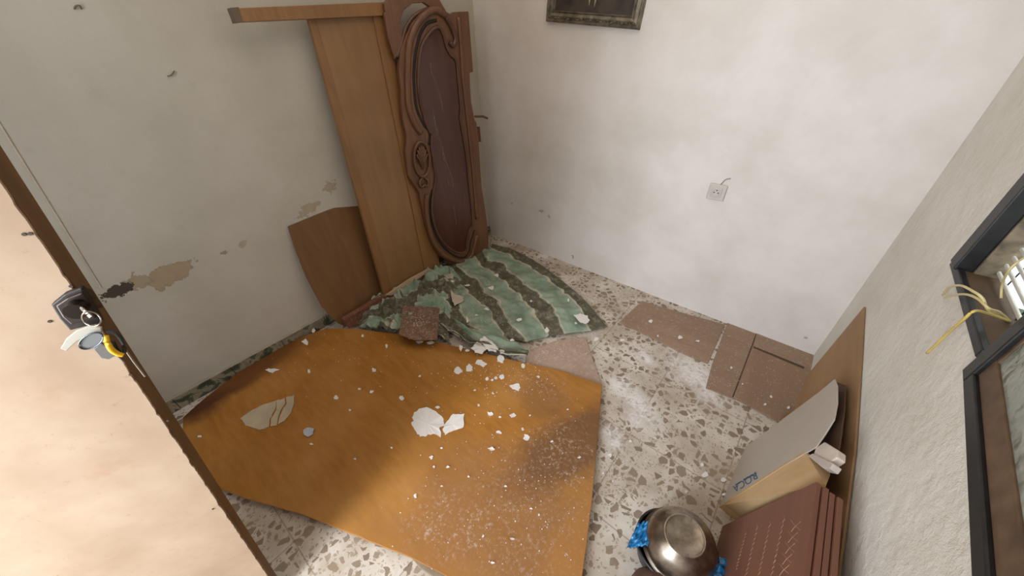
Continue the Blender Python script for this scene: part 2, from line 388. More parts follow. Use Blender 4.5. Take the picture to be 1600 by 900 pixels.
disc_on('cylinder', PD, 124, 479, .012, .014, flat('dark brass cylinder', (52, 44, 38), .3, .8), lk, off=.012, seg=24)
# latch front on the edge
PE = Plane(dpt(0, .9, 0), u)
slab('latch_front', [(134, 449), (143, 452), (161, 480), (152, 481)], PE, .002, flat('scratched latch front', (112, 92, 66), .4, .7, var=.5, scale=80), door, off=.001, bevel=.0005)

# keys hanging in the lock
m_steel = NT('polished key steel', .22, 1.0); m_steel.color(lin((165, 158, 148))); m_steel = m_steel.m
keys = tag(thing('key_ring', tuple(PD.at(124, 479, .02))), 'bunch of keys with tags hanging from the lock of the cream door', 'keys')
K = lambda x, y, o: PD.at(x, y, o)
V, F = tube([K(124, 478, .022), K(132, 486, .032), K(142, 496, .04)], .0026, 8, flatn=nf, fr=.5); make('door_key', V, F, m_steel, keys)
cx, cy = 143, 498
V, F = tube([K(cx + 15 * math.cos(t) , cy + 11 * math.sin(t) + 3 * math.cos(t), .036 + .004 * math.sin(t * 2)) for t in [k * 2 * math.pi / 28 for k in range(28)]], .0011, 6, closed=True); make('split_ring', V, F, m_steel, keys, smooth=True)
m_tag = flat('white plastic tag', (192, 184, 168), .5); m_grey = flat('grey leather fob', (124, 124, 122), .6); m_yel = flat('yellow plastic', (246, 190, 22), .35)
slab('white_tag', [(94, 545), (103, 530), (120, 516), (140, 509), (158, 512), (160, 520), (140, 524), (122, 532), (112, 541), (104, 549)], PD, .004, m_tag, keys, off=.022, bevel=.001)
V, F = prism([K(142 + 19 * math.cos(t) - 0, 533 + 11.5 * math.sin(t) - 6 * math.cos(t), .030) for t in [k * 2 * math.pi / 24 for k in range(24)]], nf * -.004); make('oval_fob', V, F, m_grey, keys, bevel=.0012)
V, F = tube([K(142 + 19 * math.cos(t), 533 + 11.5 * math.sin(t) - 6 * math.cos(t), .031) for t in [k * 2 * math.pi / 24 for k in range(24)]], .0009, 6, closed=True); make('fob_rim', V, F, flat('pewter rim', (96, 104, 108), .35, .6), keys)
slab('grey_key_bow', [(146, 546), (158, 536), (172, 545), (181, 556), (170, 562), (158, 560)], PD, .004, flat('grey rubber key head', (110, 106, 102), .5), keys, off=.022, bevel=.001)
V, F = tube(catmull([K(166, 525, .03), K(168, 536, .03), (K(175, 547, .03)), K(185, 553, .03), K(193, 555, .03)], 5), [.0028 + .0012 * math.sin(i / 20 * math.pi) for i in range(21)], 8); make('yellow_key_bow', V, F, m_yel, keys, smooth=True)
V, F = tube(catmull([K(168, 518, .02), K(180, 520, .024), K(190, 532, .024), K(194, 550, .024), K(184, 548, .022), K(176, 534, .022)], 4), .003, 8); make('black_key_bow', V, F, flat('black rubber key head', (40, 36, 34), .5), keys, smooth=True)
V, F = join(tube([K(196, 546, .02), K(210, 566, .02), K(227, 588, .02)], .0016, 6), tube([K(184, 556, .018), K(195, 567, .018)], .0012, 6)); make('key_blade', V, F, flat('dull key blades', (150, 138, 122), .3, .9), keys)

# ------------------------------------------------------------------ picture and socket on the back wall
PB = Plane((0, 0, 0), (0, 1, 0))
q0, q1 = PB.at(855, 34), PB.at(1000, 47)
dx = (q1 - q0).normalized(); dz = Vector((-dx.z, 0, dx.x)); pw = (q1 - q0).length; ph = .44
def ppt(a, b, o): return q0 + dx * a + dz * b + Vector((0, -o, 0))
pic = tag(thing('framed_picture', tuple(q0)), 'dark picture in an ornate tarnished silver frame on the back wall', 'picture')
fwd = .052
m_silver = flat('tarnished silver frame', (138, 126, 108), .45, .35, var=.4, scale=30, bump=.8)
prof = [(0, .006), (.004, .02), (.010, .024), (.016, .018), (.030, .022), (.042, .016), (.047, .020), (fwd, .010)]
V, F = [], []
for (ins, o) in prof:
    for (a, b) in ((ins, ins), (pw - ins, ins), (pw - ins, ph - ins), (ins, ph - ins)): V.append(ppt(a, b, o))
for i in range(len(prof) - 1):
    for k in range(4): F.append([i * 4 + k, i * 4 + (k + 1) % 4, (i + 1) * 4 + (k + 1) % 4, (i + 1) * 4 + k])
nb = len(V)
for (a, b) in ((0, 0), (pw, 0), (pw, ph), (0, ph)): V.append(ppt(a, b, .0))
for k in range(4): F.append([k, (k + 1) % 4, nb + (k + 1) % 4, nb + k])
frm = make('frame', V, F, m_silver, pic)
orn = []
for t in range(26):
    a = .03 + (pw - .06) * t / 25
    for b in (.026,): orn.append(tube([ppt(a - .009, b - .006, .022), ppt(a, b + .008 * math.sin(t * 1.9), .027), ppt(a + .008, b - .004, .022)], .0028, 6))
make('carving', *join(*orn), m_silver, frm, smooth=True)
pc = NT('dark old painting', .5); pc.color(pc.ramp(pc.noise(9, 4), [(.35, lin((38, 32, 30))), (.6, lin((74, 62, 54)))]))
V, F = prism([ppt(a, b, .010) for a, b in ((fwd, fwd), (pw - fwd, fwd), (pw - fwd, ph - fwd), (fwd, ph - fwd))], Vector((0, .008, 0))); make('canvas', V, F, pc.m, pic)
V, F = prism([ppt(a, b, .0112) for a, b in ((.245, .20), (.262, .21), (.258, .12), (.252, .078), (.247, .10))], Vector((0, .001, 0)))
V2, F2 = prism([ppt(a, b, .0112) for a, b in ((.276, .20), (.296, .21), (.290, .11), (.283, .074), (.279, .11))], Vector((0, .001, 0)))
make('pale_brushstrokes', *join((V, F), (V2, F2)), flat('pale ochre paint', (176, 158, 110), .6), pic)

so = [PB.at(1109, 291), PB.at(1138, 291), PB.at(1137, 316), PB.at(1110, 316)]
x0, x1 = so[0].x, so[1].x; zb = so[2].z; zt = zb + (x1 - x0)
sock = tag(thing('power_socket', (x0, 0, zb)), 'small white power socket on the back wall', 'socket')
m_plastic = flat('yellowed white plastic', (206, 196, 190), .4, var=.06)
make('faceplate', *box((x0, -.012, zb), (x1, 0, zt)), m_plastic, sock, bevel=.004)
cxs, czs = (x0 + x1) / 2, (zb + zt) / 2
ins = make('insert', *box((cxs - .024, -.016, czs - .024), (cxs + .024, -.010, czs + .024)), m_plastic, sock, bevel=.003)
V, F = tube([Vector((cxs + .017 * math.cos(k * .2618), -.0165, czs + .017 * math.sin(k * .2618))) for k in range(24)], .0014, 6, closed=True); make('socket_ring', V, F, m_plastic, sock, smooth=True)
m_dark = flat('dark hole', (28, 24, 22), .8)
hl = []
for a, b in ((-.0095, .0), (.0095, 0), (0, .012)): hl.append(box((cxs + a - .0025, -.0175, czs + b - .0025), (cxs + a + .0025, -.0155, czs + b + .0025)))
make('pin_hole', *join(*hl), m_dark, sock)
V, F = tube(catmull([Vector((cxs + .004, -.006, zt - .004)), Vector((cxs + .012, -.012, zt + .012)), Vector((cxs + .02, -.008, zt + .028)), Vector((cxs + .04, -.003, zt + .036))], 5), .0022, 6)
make('cable', V, F, flat('greyed cable', (150, 138, 130), .6), sock, smooth=True)

# ------------------------------------------------------------------ footboard turned on end against the left wall
PF = plane3((.15, -1.37, 0), (.115, -.64, 0), (.055, -.9, 1.53))
m_tan = wood('tan varnished panel', (142, 106, 66), (158, 120, 78), 'z', 4, .42, stain=(132, 96, 56))
m_tanf = wood('orange brown rail', (136, 96, 56), (154, 112, 68), 'z', 8, .4)
m_dk = wood('dark side edge', (74, 44, 26), (96, 58, 34), 'z', 8, .5)
foot = tag(thing('bed_footboard', tuple(PF.at(600, 460))), 'tan panelled bed footboard standing on end against the left wall', 'bed footboard')
slab('panel', [(483, 30), (592, 20), (668, 436), (602, 462)], PF, .016, m_tan, foot)
slab('stile', [(482, 30), (493, 29), (614, 457), (601, 463)], PF, .02, m_tanf, foot, off=.002)
slab('stile', [(583, 22), (600, 20), (690, 424), (667, 437)], PF, .026, m_tanf, foot, off=.010, bevel=.003)
slab('leg', [(361, 13), (370, 35), (607, 24), (603, 3)], PF, .035, m_tanf, foot, off=.026, bevel=.002)
slab('leg_end', [(360, 12), (373, 11), (381, 34), (369, 36)], PF, .036, flat('grey end grain', (112, 94, 78), .8), foot, off=.0265)
slab('leg', [(538, 500), (545, 512), (560, 509), (693, 431), (690, 417), (600, 462)], PF, .035, wood('reddish brown leg', (104, 66, 46), (134, 88, 62), 'y', 7, .55, dust=.6), foot, off=.022, bevel=.002)
slab('pale_torn_edge', [(602, 461), (612, 462), (650, 438), (676, 421), (668, 420), (640, 435)], PF, .004, flat('pale raw wood', (206, 176, 146), .8), foot, off=.027)

# plywood offcut behind the footboard
PP = plane3((.105, -1.41, 0), (.085, -.9, 0), (.012, -1.47, .66))
m_ply = wood('brown hardboard', (112, 78, 46), (132, 94, 56), 'z', 3, .5)
tag(slab('plywood_offcut', [(450, 354), (500, 333), (556, 311), (604, 462), (560, 500), (541, 511), (528, 505), (503, 480), (478, 432), (462, 392)], PP, .006, m_ply), 'brown hardboard offcut leaning behind the tan bed footboard', 'board')

# ------------------------------------------------------------------ carved headboard on end in the corner
PH = plane3((.165, -.60, 0), (.215, -.2, 0), (.125, -.50, 1.55))
m_ma = wood('dark mahogany', (84, 54, 40), (108, 74, 54), 'z', 7, .3, stain=(58, 34, 26))
m_mb = wood('worn mahogany', (104, 70, 48), (130, 90, 62), 'z', 7, .42)
m_mp = wood('glossy red brown panel', (74, 40, 30), (94, 54, 40), 'z', 5, .2)
c4 = lambda l: [(560 + a / 4.09, b / 4.09) for a, b in l]
c5 = lambda l: [(560 + a / 3.4625, 180 + b / 3.4625) for a, b in l]
head = tag(thing('carved_headboard', tuple(PH.at(700, 414))), 'dark carved wooden headboard with oval panel standing on end in the corner', 'headboard')
outer = c4([(600, 92), (612, 76), (705, 72), (720, 270), (735, 460), (713, 465), (716, 560), (722, 650), (745, 770)]) + \
    c5([(640, 40), (652, 140), (666, 380), (690, 530), (704, 640), (704, 735), (660, 760), (620, 792), (565, 818), (500, 806), (440, 760), (395, 690), (365, 600), (345, 500), (330, 420), (270, 330), (255, 200), (262, 110), (240, 20)]) + \
    c4([(270, 560), (258, 440), (268, 330), (300, 240), (340, 150), (400, 80), (470, 42), (540, 66)])
ob = [PH.at(x, y) for x, y in outer]
V, F = prism(ob, -PH.n * .028); make('board', V, F, m_mb, head, bevel=.004)
# recessed oval panel with moulding round it
inner = c4([(520, 178), (480, 186), (425, 255), (397, 330), (385, 430), (383, 540), (395, 650), (425, 760), (455, 840)]) + \
    c5([(398, 100), (396, 180), (410, 270), (418, 350), (404, 430), (398, 520), (420, 620), (465, 695), (530, 742), (578, 738), (586, 690), (600, 625), (618, 590), (612, 480), (600, 380), (588, 240), (570, 120), (552, 20)]) + \
    c4([(655, 700), (640, 520), (625, 390), (592, 352), (565, 300), (548, 235)])
ip = catmull([PH.at(x, y, .002) for x, y in inner], 3, closed=True)
V, F = prism(ip, -PH.n * .004); make('oval_panel', V, F, m_mp, head)
V, F = tube(catmull([PH.at(x, y, .006) for x, y in inner], 4, closed=True), .0085, 10, closed=True, flatn=PH.n, fr=.8); make('inner_moulding', V, F, m_ma, head, smooth=True)
groove = c4([(500, 130), (440, 150), (395, 220), (368, 330), (355, 450), (358, 580), (375, 700), (420, 800)]) + c5([(385, 90), (382, 160)])
V, F = tube(catmull([PH.at(x, y, .001) for x, y in groove], 5), .008, 8, flatn=PH.n, fr=.35); g1 = (V, F)
groove2 = c5([(400, 400), (386, 470), (392, 560), (418, 650), (462, 715), (520, 760), (570, 770), (600, 735), (606, 690), (628, 620)])
V, F = tube(catmull([PH.at(x, y, .001) for x, y in groove2], 5), .007, 8, flatn=PH.n, fr=.35)
make('groove', *join(g1, (V, F)), flat('black brown groove', (34, 22, 18), .6), head, smooth=True)
def mould(name, px, r, off, mat, fr_=.9, k=5):
    V, F = tube(catmull([PH.at(x, y, off) for x, y in px], k), r, 10, flatn=PH.n, fr=fr_); return make(name, V, F, mat, head, smooth=True)
mould('outer_moulding', c4([(560, 100), (490, 62), (420, 100), (360, 180), (325, 290), (315, 430), (316, 570), (325, 690), (360, 790), (400, 850)]), .017, .006, m_mb)
mould('outer_moulding', c5([(372, 430), (368, 500), (378, 590), (405, 680), (450, 745), (510, 785), (570, 793), (610, 765), (625, 720), (640, 650)]), .016, .006, m_mb)
mould('scroll', c4([(560, 110), (600, 180), (622, 250), (605, 290), (585, 270)]), .013, .008, m_ma)
mould('straight_rail', c4([(640, 110), (655, 300), (668, 500), (690, 700), (712, 900)]) + c5([(610, 200), (628, 400), (640, 560)]), .011, .004, m_mb, .8)
scr = []
for l in (c4([(460, 400), (470, 470), (495, 530), (515, 590), (530, 650), (542, 715)]), c4([(475, 690), (485, 760), (495, 820), (510, 895)]), c5([(410, 10), (430, 90), (455, 200), (475, 300), (490, 380)]), c5([(455, 170), (470, 240), (500, 320), (515, 390)]), c5([(515, 495), (520, 520), (530, 590)]), c5([(570, 310), (572, 325)])):
    pp = [PH.at(x, y, .0024) for x, y in l]; pp = catmull(pp, 8); scr.append(tube(pp, [.0002 + .0011 * abs(nz(i * .8, pp[0].x * 50)) for i in range(len(pp))], 5))
make('scratch', *join(*scr), flat('pale scratch', (196, 176, 156), .7), head)
# shell carving in the middle of the crest
ce = PH.at(*c5([(342, 240)])[0], .004); nH = PH.n
ax1 = (PH.at(*c5([(330, 140)])[0]) - PH.at(*c5([(350, 390)])[0])).normalized(); ax2 = nH.cross(ax1).normalized()
sh = []
for k in range(7):
    an = math.radians(-66 + 22 * k); d_ = ax1 * math.cos(an) * .078 + ax2 * math.sin(an) * .04
    sh.append(tube([ce - ax1 * .06 + nH * .004, ce + d_ * .45 - ax1 * .02 + nH * .012, ce + d_ + nH * .010], [.002, .0045, .0065], 8, flatn=nH))
V, F = tube(catmull([ce + (ax1 * math.cos(t) * .10 + ax2 * math.sin(t) * .052) + nH * .005 for t in [q * math.pi / 8 for q in range(16)]], 3, closed=True), .009, 8, closed=True, flatn=nH)
sh.append((V, F))
for sg in (1, -1):
    sh.append(tube(catmull([ce - ax1 * (.10 + .0 * sg) + ax2 * .0, ce - ax1 * .13 + ax2 * .03 * sg + nH * .01, ce - ax1 * .16 + ax2 * .02 * sg + nH * .008, ce - ax1 * .15 + nH * .01], 4), .008, 8, flatn=nH))
make('shell_carving', *join(*sh), m_mb, head, smooth=True)
# pierced crest at the far end: ring with a gap through it
crest_o = [(603, 22), (600, 5), (612, -8), (640, -22), (665, -20), (685, -4), (700, 22), (706, 30)]
crest_i = [(680, 16), (662, 4), (645, 5), (631, 16), (624, 36), (625, 54), (632, 72)]
crest = crest_o + crest_i + [(618, 90), (613, 60)]
V, F = prism([PH.at(x, y, -.008) for x, y in crest], -PH.n * .022); make('crest_scroll', V, F, m_mb, head, bevel=.003)
mould('crest_scroll', [(620, 90), (628, 68), (634, 44), (648, 24), (668, 14), (676, 14)], .009, -.012, m_ma)
slab('crest_end', [(600, 20), (622, 8), (632, 78), (617, 92), (607, 60)], PH, .02, m_mb, head, off=-.009, bevel=.003)
V, F = tube([PH.at(742, 182, -.01), PH.at(755, 182, -.006), PH.at(762, 185, -.004)], .007, 8, flatn=PH.n); make('bed_hook', V, F, m_ma, head, bevel=.001)
slab('corner_block', [(742, 199), (750, 198), (752, 222), (743, 221)], PH, .02, wood('red brown block', (94, 44, 28), (110, 56, 36)), head, off=-.004, bevel=.002)

# ------------------------------------------------------------------ curtain on the floor
def cur_mat():
    n = NT('green striped curtain cloth', .8, spec=.2)
    uvn = n.N.new('ShaderNodeUVMap'); uvo = uvn.outputs[0]; s = n.sep(uvo)
    fr_ = n.math('FRACT', n.math('ADD', s[0], n.math('MULTIPLY', n.math('SUBTRACT', n.noise(9, 2), .5), .04)))
    ol, gr, pl = lin((96, 92, 76)), lin((150, 164, 146)), lin((186, 184, 162))
    c = n.ramp(fr_, [(0, pl), (.035, ol), (.465, ol), (.475, pl), (.52, pl), (.53, gr), (.72, lin((134, 158, 138))), (.97, gr), (.985, pl)])
    c = n.mix(n.ramp(n.noise(26, 7, .75), [(.48, 0.), (.74, .6)]), c, lin((188, 180, 164)))
    c = n.mix(n.ramp(n.noise(8, 5, .6), [(.5, 0.), (.72, .55)]), c, lin((84, 84, 64)))
    n.color(c); n.bump(n.noise(55, 4), .3, .004); return n.m
c7 = lambda l: [(540 + a / 3.75, 360 + b / 3.75) for a, b in l]
curves = [c7([(862, 88), (1000, 130), (1120, 195), (1250, 290), (1400, 420), (1537, 577)]),
    c7([(850, 115), (980, 175), (1110, 250), (1240, 345), (1350, 450), (1430, 600)]),
    c7([(806, 140), (830, 196), (905, 212), (1000, 300), (1100, 380), (1205, 470), (1280, 622)]),
    c7([(755, 165), (800, 225), (860, 262), (940, 330), (1030, 410), (1100, 500), (1185, 632)]),
    c7([(640, 205), (690, 270), (780, 318), (800, 370), (900, 450), (940, 545), (1060, 668)]),
    c7([(600, 225), (650, 300), (700, 360), (760, 420), (840, 480), (870, 545), (935, 640)]),
    c7([(600, 300), (640, 400), (670, 470), (700, 530), (750, 590), (830, 650)]),
    c7([(560, 240), (545, 400), (545, 480), (550, 560), (600, 610), (720, 665)])]
NTt = 110; KU = 14
def sheet(curves, hfun, nt=NTt, ku=KU, u0=0, z0=.012, uvf=lambda s, t, p: 0):
    C = [resample(catmull([FL.at(x, y) for x, y in c], 6), nt) for c in curves]; V, UV, F = [], [], []; rows = []
    for i in range(len(C) - 1):
        for k in range(ku + (1 if i == len(C) - 2 else 0)): rows.append((i, k / ku))
    for i, f in rows:
        for j in range(nt):
            p = C[i][j].lerp(C[i + 1][j], f); V.append(p + Vector((0, 0, z0 + hfun(i + f, j / (nt - 1), p)))); UV.append((u0 + (i + f) * .5 + uvf(i + f, j / (nt - 1), p), j / (nt - 1)))
    for a in range(len(rows) - 1):
        for j in range(nt - 1): F.append([a * nt + j, (a + 1) * nt + j, (a + 1) * nt + j + 1, a * nt + j + 1])
    return V, F, UV
def ridge(x): return 1 - abs((x % 1) * 2 - 1)
def h_main(s, t, p):
    pleat = .006 + .012 * (1 - abs(math.sin(math.pi * s * .5 + .3))) ** 2 + .010 * max(0, math.cos(math.pi * 2 * (s * .5) + .6)) 
    w_ = (t * 5.4 + .45 * nz(s * 1.5, t * 3) + s * .16) % 1; step = .020 * (w_ ** 2 if w_ < .86 else (1 - w_) / .14 * .74)
    e_ = min(1, s * 3, (1 - t) * 8 + .25)
    return max(0, pleat + step + .014 * nz(p.x * 14, p.y * 14) + .006 * nz(p.x * 40, p.y * 40)) * e_ + .002
def h_crum(s, t, p):
    e_ = min(1, t * 6 + .1, (1 - t) * 6 + .1)
    return e_ * (.018 + .085 * (.5 - abs(nz(p.x * 11 + 3, p.y * 13))) ** 2 * 2 + .045 * abs(nz(p.x * 24, p.y * 20 + 5)) + .012 * abs(nz(p.x * 60, p.y * 60)))
def uv_main(s, t, p):
    w_ = (t * 5.4 + .45 * nz(s * 1.5, t * 3) + s * .16) % 1
    return .045 * (w_ - .5) * min(1, s * 2) + .02 * nz(p.x * 30, p.y * 30)
S1 = sheet(curves, h_main, uvf=uv_main)
crum = [[(562, 497), (600, 472), (640, 450), (680, 432), (705, 428), (722, 440)],
    [(558, 505), (600, 488), (640, 472), (672, 462), (698, 462), (712, 470)],
    [(560, 511), (600, 507), (640, 500), (668, 495), (690, 492), (705, 495)],
    [(566, 516), (605, 526), (640, 530), (668, 532), (690, 535), (702, 540)]]
S2 = sheet(crum, h_crum, 110, 30, .3, .02, lambda s, t, p: .55 * nz(p.x * 7, p.y * 7, 3) + .18 * nz(p.x * 25, p.y * 25) + t * .6)
flop = [c7([(640, 550), (700, 590), (780, 620), (880, 640), (1000, 690), (1070, 745)]), c7([(650, 580), (700, 630), (770, 680), (860, 710), (960, 740), (1072, 752)]), c7([(560, 590), (650, 640), (720, 690), (830, 730), (950, 765), (1060, 775)])]
S3 = sheet(flop, lambda s, t, p: .022 + .022 * ridge(s * 1.3 + .4 * nz(t * 4)) + .016 * nz(p.x * 20, p.y * 20), 50, 14, .52, .02)
V = S1[0] + S2[0] + S3[0]; n1, n2 = len(S1[0]), len(S1[0]) + len(S2[0])
F = S1[1] + [[i + n1 for i in q] for q in S2[1]] + [[i + n2 for i in q] for q in S3[1]]
cur = make('curtain', V, F, cur_mat(), uv=S1[2] + S2[2] + S3[2], smooth=True, solid=.0016)
tag(cur, 'crumpled green and olive striped curtain spread on the floor in the corner', 'curtain')

# ------------------------------------------------------------------ sheets lying on the floor
m_card = wood('dusty brown cardboard', (150, 122, 100), (166, 138, 116), 'x', 3, .85, dust=.7)
m_card2 = wood('brown floor board', (146, 116, 92), (162, 132, 108), 'y', 3, .8, dust=.5)
tag(slab('cardboard_piece', [(1003, 470), (1060, 487), (1133, 507), (1106, 568), (1070, 553), (968, 503)], flo(.006), .005, m_card), 'loose rectangular brown cardboard piece on the floor beyond the curtain', 'cardboard')
big = tag(thing('flattened_carton', tuple(FL.at(1104, 608))), 'large flattened brown carton on the floor below the back wall corner', 'cardboard')
slab('panel', [(1137, 503), (1188, 520), (1150, 624), (1103, 606), (1113, 568)], flo(.006), .005, m_card, big)
slab('panel', [(1178, 538), (1256, 570), (1296, 570), (1292, 700), (1222, 662), (1144, 620)], flo(.0075), .005, m_card2, big)
m_seam = flat('dark fold line', (92, 70, 54), .9)
slab('fold_line', [(1182, 519), (1184, 519), (1146, 621), (1144, 620)], flo(.0085), .002, m_seam, big)
slab('fold_line', [(1177, 543), (1178, 541), (1257, 573), (1256, 576)], flo(.0098), .002, m_seam, big)
slab('flap', [(1183, 518), (1225, 535), (1272, 553), (1270, 575), (1254, 572), (1177, 540)], flo(.009), .004, m_card, big)
tag(slab('cardboard_piece', [(824, 548), (870, 532), (915, 527), (924, 555), (941, 602), (890, 600), (818, 590)], flo(.009), .006, wood('pinkish dusty cardboard', (172, 144, 126), (188, 162, 144), 'x', 3, .9, dust=1.4)), 'pinkish brown dusty cardboard tucked under the orange plywood sheet', 'cardboard')
tag(slab('hardboard_square', [(630, 477), (687, 480), (683, 530), (648, 531), (623, 522)], flo(.098), .006, wood('brown square board', (112, 82, 62), (134, 100, 78), 'x', 4, .85, dust=1.2)), 'small square brown board lying on the crumpled curtain', 'board')

# big orange brown sheet of plywood
po = NT('water stained orange plywood', .42, spec=.4); s = po.sep()
g = po.noise(5, 6, .6, po.map((2, 9, 2), rot=(0, 0, -.38)))
c = po.ramp(g, [(.3, lin((154, 100, 36))), (.7, lin((176, 120, 50)))])
c = po.mix(po.ramp(po.noise(3.1, 4, .55), [(.42, 0.), (.75, .65)]), c, lin((186, 136, 76)))
q = FL.at(870, 700)
for (px, py, ra, rb, an, col, st) in ((780, 800, .45, .3, .3, (142, 98, 60), .6), (900, 700, .16, .42, -.35, (112, 76, 46), .85), (850, 630, .2, .14, 0, (128, 88, 52), .55), (700, 860, .5, .10, .4, (150, 104, 60), .5), (320, 632, .15, .18, 0, (84, 44, 22), 1.0), (360, 600, .15, .18, 0, (84, 44, 22), 1.0), (405, 572, .14, .17, 0, (88, 48, 24), 1.0), (445, 545, .12, .14, 0, (92, 50, 26), .95), (420, 560, .2, .4, 0, (128, 80, 34), .6), (700, 545, .5, .06, .5, (128, 80, 34), .5), (900, 860, .1, .2, 0, (176, 120, 58), .6)):
    q = FL.at(px, py); r = po.blob(s[0], s[1], q.x, q.y, ra, rb, .45, 6, an); c = po.mix(po.ramp(r, [(.5, st), (1.1, 0.)]), c, lin(col))
dz_ = po.ramp(po.noise(75, 8, .85), [(.53, 0.), (.64, 1.)])
for (px, py, ra, rb, st) in ((830, 780, .35, .3, .55), (690, 820, .2, .15, .6), (880, 700, .15, .2, .8), (850, 610, .25, .12, .6), (760, 850, .4, .16, .5), (892, 755, .06, .06, .95), (672, 830, .05, .06, .95), (872, 710, .05, .05, .9)):
    q = FL.at(px, py); r = po.blob(s[0], s[1], q.x, q.y, ra, rb, .7, 12, .3)
    c = po.mix(po.math('MULTIPLY', po.ramp(r, [(.2, st), (1.2, 0.)]), dz_), c, lin((206, 186, 170)))
c = po.mix(po.ramp(po.noise(42, 5, .7), [(.72, 0.), (.78, .6)]), c, lin((96, 58, 30)))
po.color(c); po.bump(po.noise(20, 5), .12, .004)
po.rough(po.ramp(po.noise(7, 5), [(.3, .34), (.7, .6)]))
outl = [(286, 652), (322, 620), (372, 582), (420, 547), (462, 520), (510, 513), (560, 514), (640, 524), (720, 543), (820, 567), (880, 580), (940, 601), (938, 640), (929, 740), (919, 830), (905, 935), (860, 965), (700, 901), (640, 870), (560, 838), (470, 802), (390, 780), (330, 758), (284, 735)]
PZ = flo(.03)
op = [PZ.at(x, y) for x, y in outl]
op = [Vector((max(p.x, .016), p.y, p.z)) for p in op]
fine = []
for a, b in zip(op, op[1:] + op[:1]):
    for j in range(5): p = a.lerp(b, j / 5); fine.append(p + Vector((.0025 * nz(p.x * 60, p.y * 60), .0025 * nz(p.y * 60, 7), 0)))
V, F = prism(fine, Vector((0, 0, -.014)))
tag(make('plywood_sheet', V, F, po.m, bevel=.001, origin=(0, 0, 0)), 'large orange brown plywood sheet lying on the floor, stained and flecked', 'plywood')
m_crack = flat('batten grey', (150, 134, 112), .8)
tag(slab('wooden_batten', [(640, 868), (700, 900), (740, 925), (820, 960), (815, 970), (720, 930), (655, 886)], flo(.012), .011, m_crack), 'thin grey batten under the near edge of the orange plywood', 'batten')

# ------------------------------------------------------------------ things leaning on the window wall
XB0, XB1 = W - .085, W - .012
def lean(x0, x1, z1): return plane3((x0, 0, 0), (x0, -1, 0), (x1, 0, z1))
PL = lean(W - .07, W - .012, .47)
m_hb = wood('brown hardboard sheet', (148, 114, 78), (166, 130, 92), 'y', 2.5, .7)
lb = [PL.at(1350, 479), PL.at(1345, 560), PL.at(1335, 700), PL.at(1322, 800), PL.at(1308, 905), PL.at(1300, 990)]
lo_ = [Vector((W - .07, lb[-1].y, .002)), Vector((W - .07, -.52, .002)), PL.at(1240, 640), PL.at(1262, 585)]
V, F = prism(lb + lo_, -PL.n * .006)
tag(make('hardboard_sheet', V, F, m_hb, bevel=.001), 'tall brown hardboard sheet leaning along the window wall', 'board')

# flat carton: white face, kraft side
PC = plane3((2.15, -1.08, .0), (2.172, -.768, .0), (2.236, -1.0, .38))
car = tag(thing('flat_carton', (2.16, -.92, 0)), 'tipped carton with white printed face and kraft side, leaning on the hardboard', 'carton')
m_white = flat('white coated cardboard', (188, 178, 166), .6, var=.06, scale=5)
m_kraft = wood('kraft cardboard', (196, 162, 116), (212, 178, 134), 'z', 4, .8)
m_kd = flat('dark carton inside', (70, 50, 36), .9)
wf = [(1121, 794), (1128, 780), (1145, 740), (1166, 697), (1200, 672), (1245, 638), (1280, 612), (1304, 592), (1308, 602), (1308, 630), (1303, 655), (1290, 676), (1275, 698), (1258, 708), (1190, 748)]
slab('white_face', wf, PC, .004, m_white, car)
b0, b1 = PC.at(1121, 794), PC.at(1257, 707)
PN = Plane(b0, Vector((.1, -1, 0))); PN = plane3(b0, b1, b0 + Vector((.09, .0, -.0)))
back = [PN.at(1297, 744), PN.at(1272, 768), PN.at(1190, 806), PN.at(1150, 822)]
back = [Plane((2.288, 0, 0), (1, 0, 0)).at(1297, 744), Plane((2.27, 0, 0), (1, 0, 0)).at(1290, 762), FL.at(1160, 822)]
V, F = prism([b0, b1] + back, Vector((0, .01, 0))); make('kraft_side', V, F, m_kraft, car, bevel=.002)
# carton body behind the face
bk = -PC.n * .05
body = [PC.at(x, y, -.005) for x, y in [(1128, 786), (1166, 700), (1215, 664), (1262, 630), (1283, 650), (1270, 690), (1255, 706)]]
V, F = prism(body, bk); make('carton_body', V, F, m_kd, car)
# curled flap: wall of the box rising and its inner layer
P2 = Plane(PC.p, PC.n)
slab('back_flap', [(1307, 596), (1321, 602), (1319, 640), (1314, 680), (1309, 712), (1296, 722), (1280, 700), (1296, 650)], PC, .004, flat('shaded brown inner flap', (92, 66, 48), .8), car, off=-.03)  # brown darkened and outline widened to paint the shade inside the carton gap
slab('white_insert', [(1274, 700), (1288, 690), (1309, 703), (1308, 714), (1294, 724), (1270, 712)], PC, .02, flat('white polystyrene', (222, 210, 198), .7), car, off=-.004, bevel=.003)
slab('white_insert', [(1262, 712), (1270, 708), (1302, 724), (1296, 732), (1284, 730)], PC, .02, flat('pale polystyrene', (204, 192, 184), .7), car, off=.0, bevel=.002)
# blue print
cu = bpy.data.curves.new('print', 'FONT'); cu.body = 'ROCA'; cu.size = 1; cu.align_x = 'CENTER'; cu.align_y = 'CENTER'
to = bpy.data.objects.new('tmp', cu); COL.objects.link(to); dg = bpy.context.evaluated_depsgraph_get(); tm = bpy.data.meshes.new_from_object(to.evaluated_get(dg))
bpy.data.objects.remove(to)
xs = [w.co.x for w in tm.vertices]; ys = [w.co.y for w in tm.vertices]; wx = max(xs) - min(xs); wy = max(ys) - min(ys); mx, my = (max(xs) + min(xs)) / 2, (max(ys) + min(ys)) / 2
A_, B_ = PC.at(1146, 765, .0006), PC.at(1182, 742, .0006); base = B_ - A_; upv = PC.at(1167, 762, .0006) - PC.at(1162, 748, .0006)
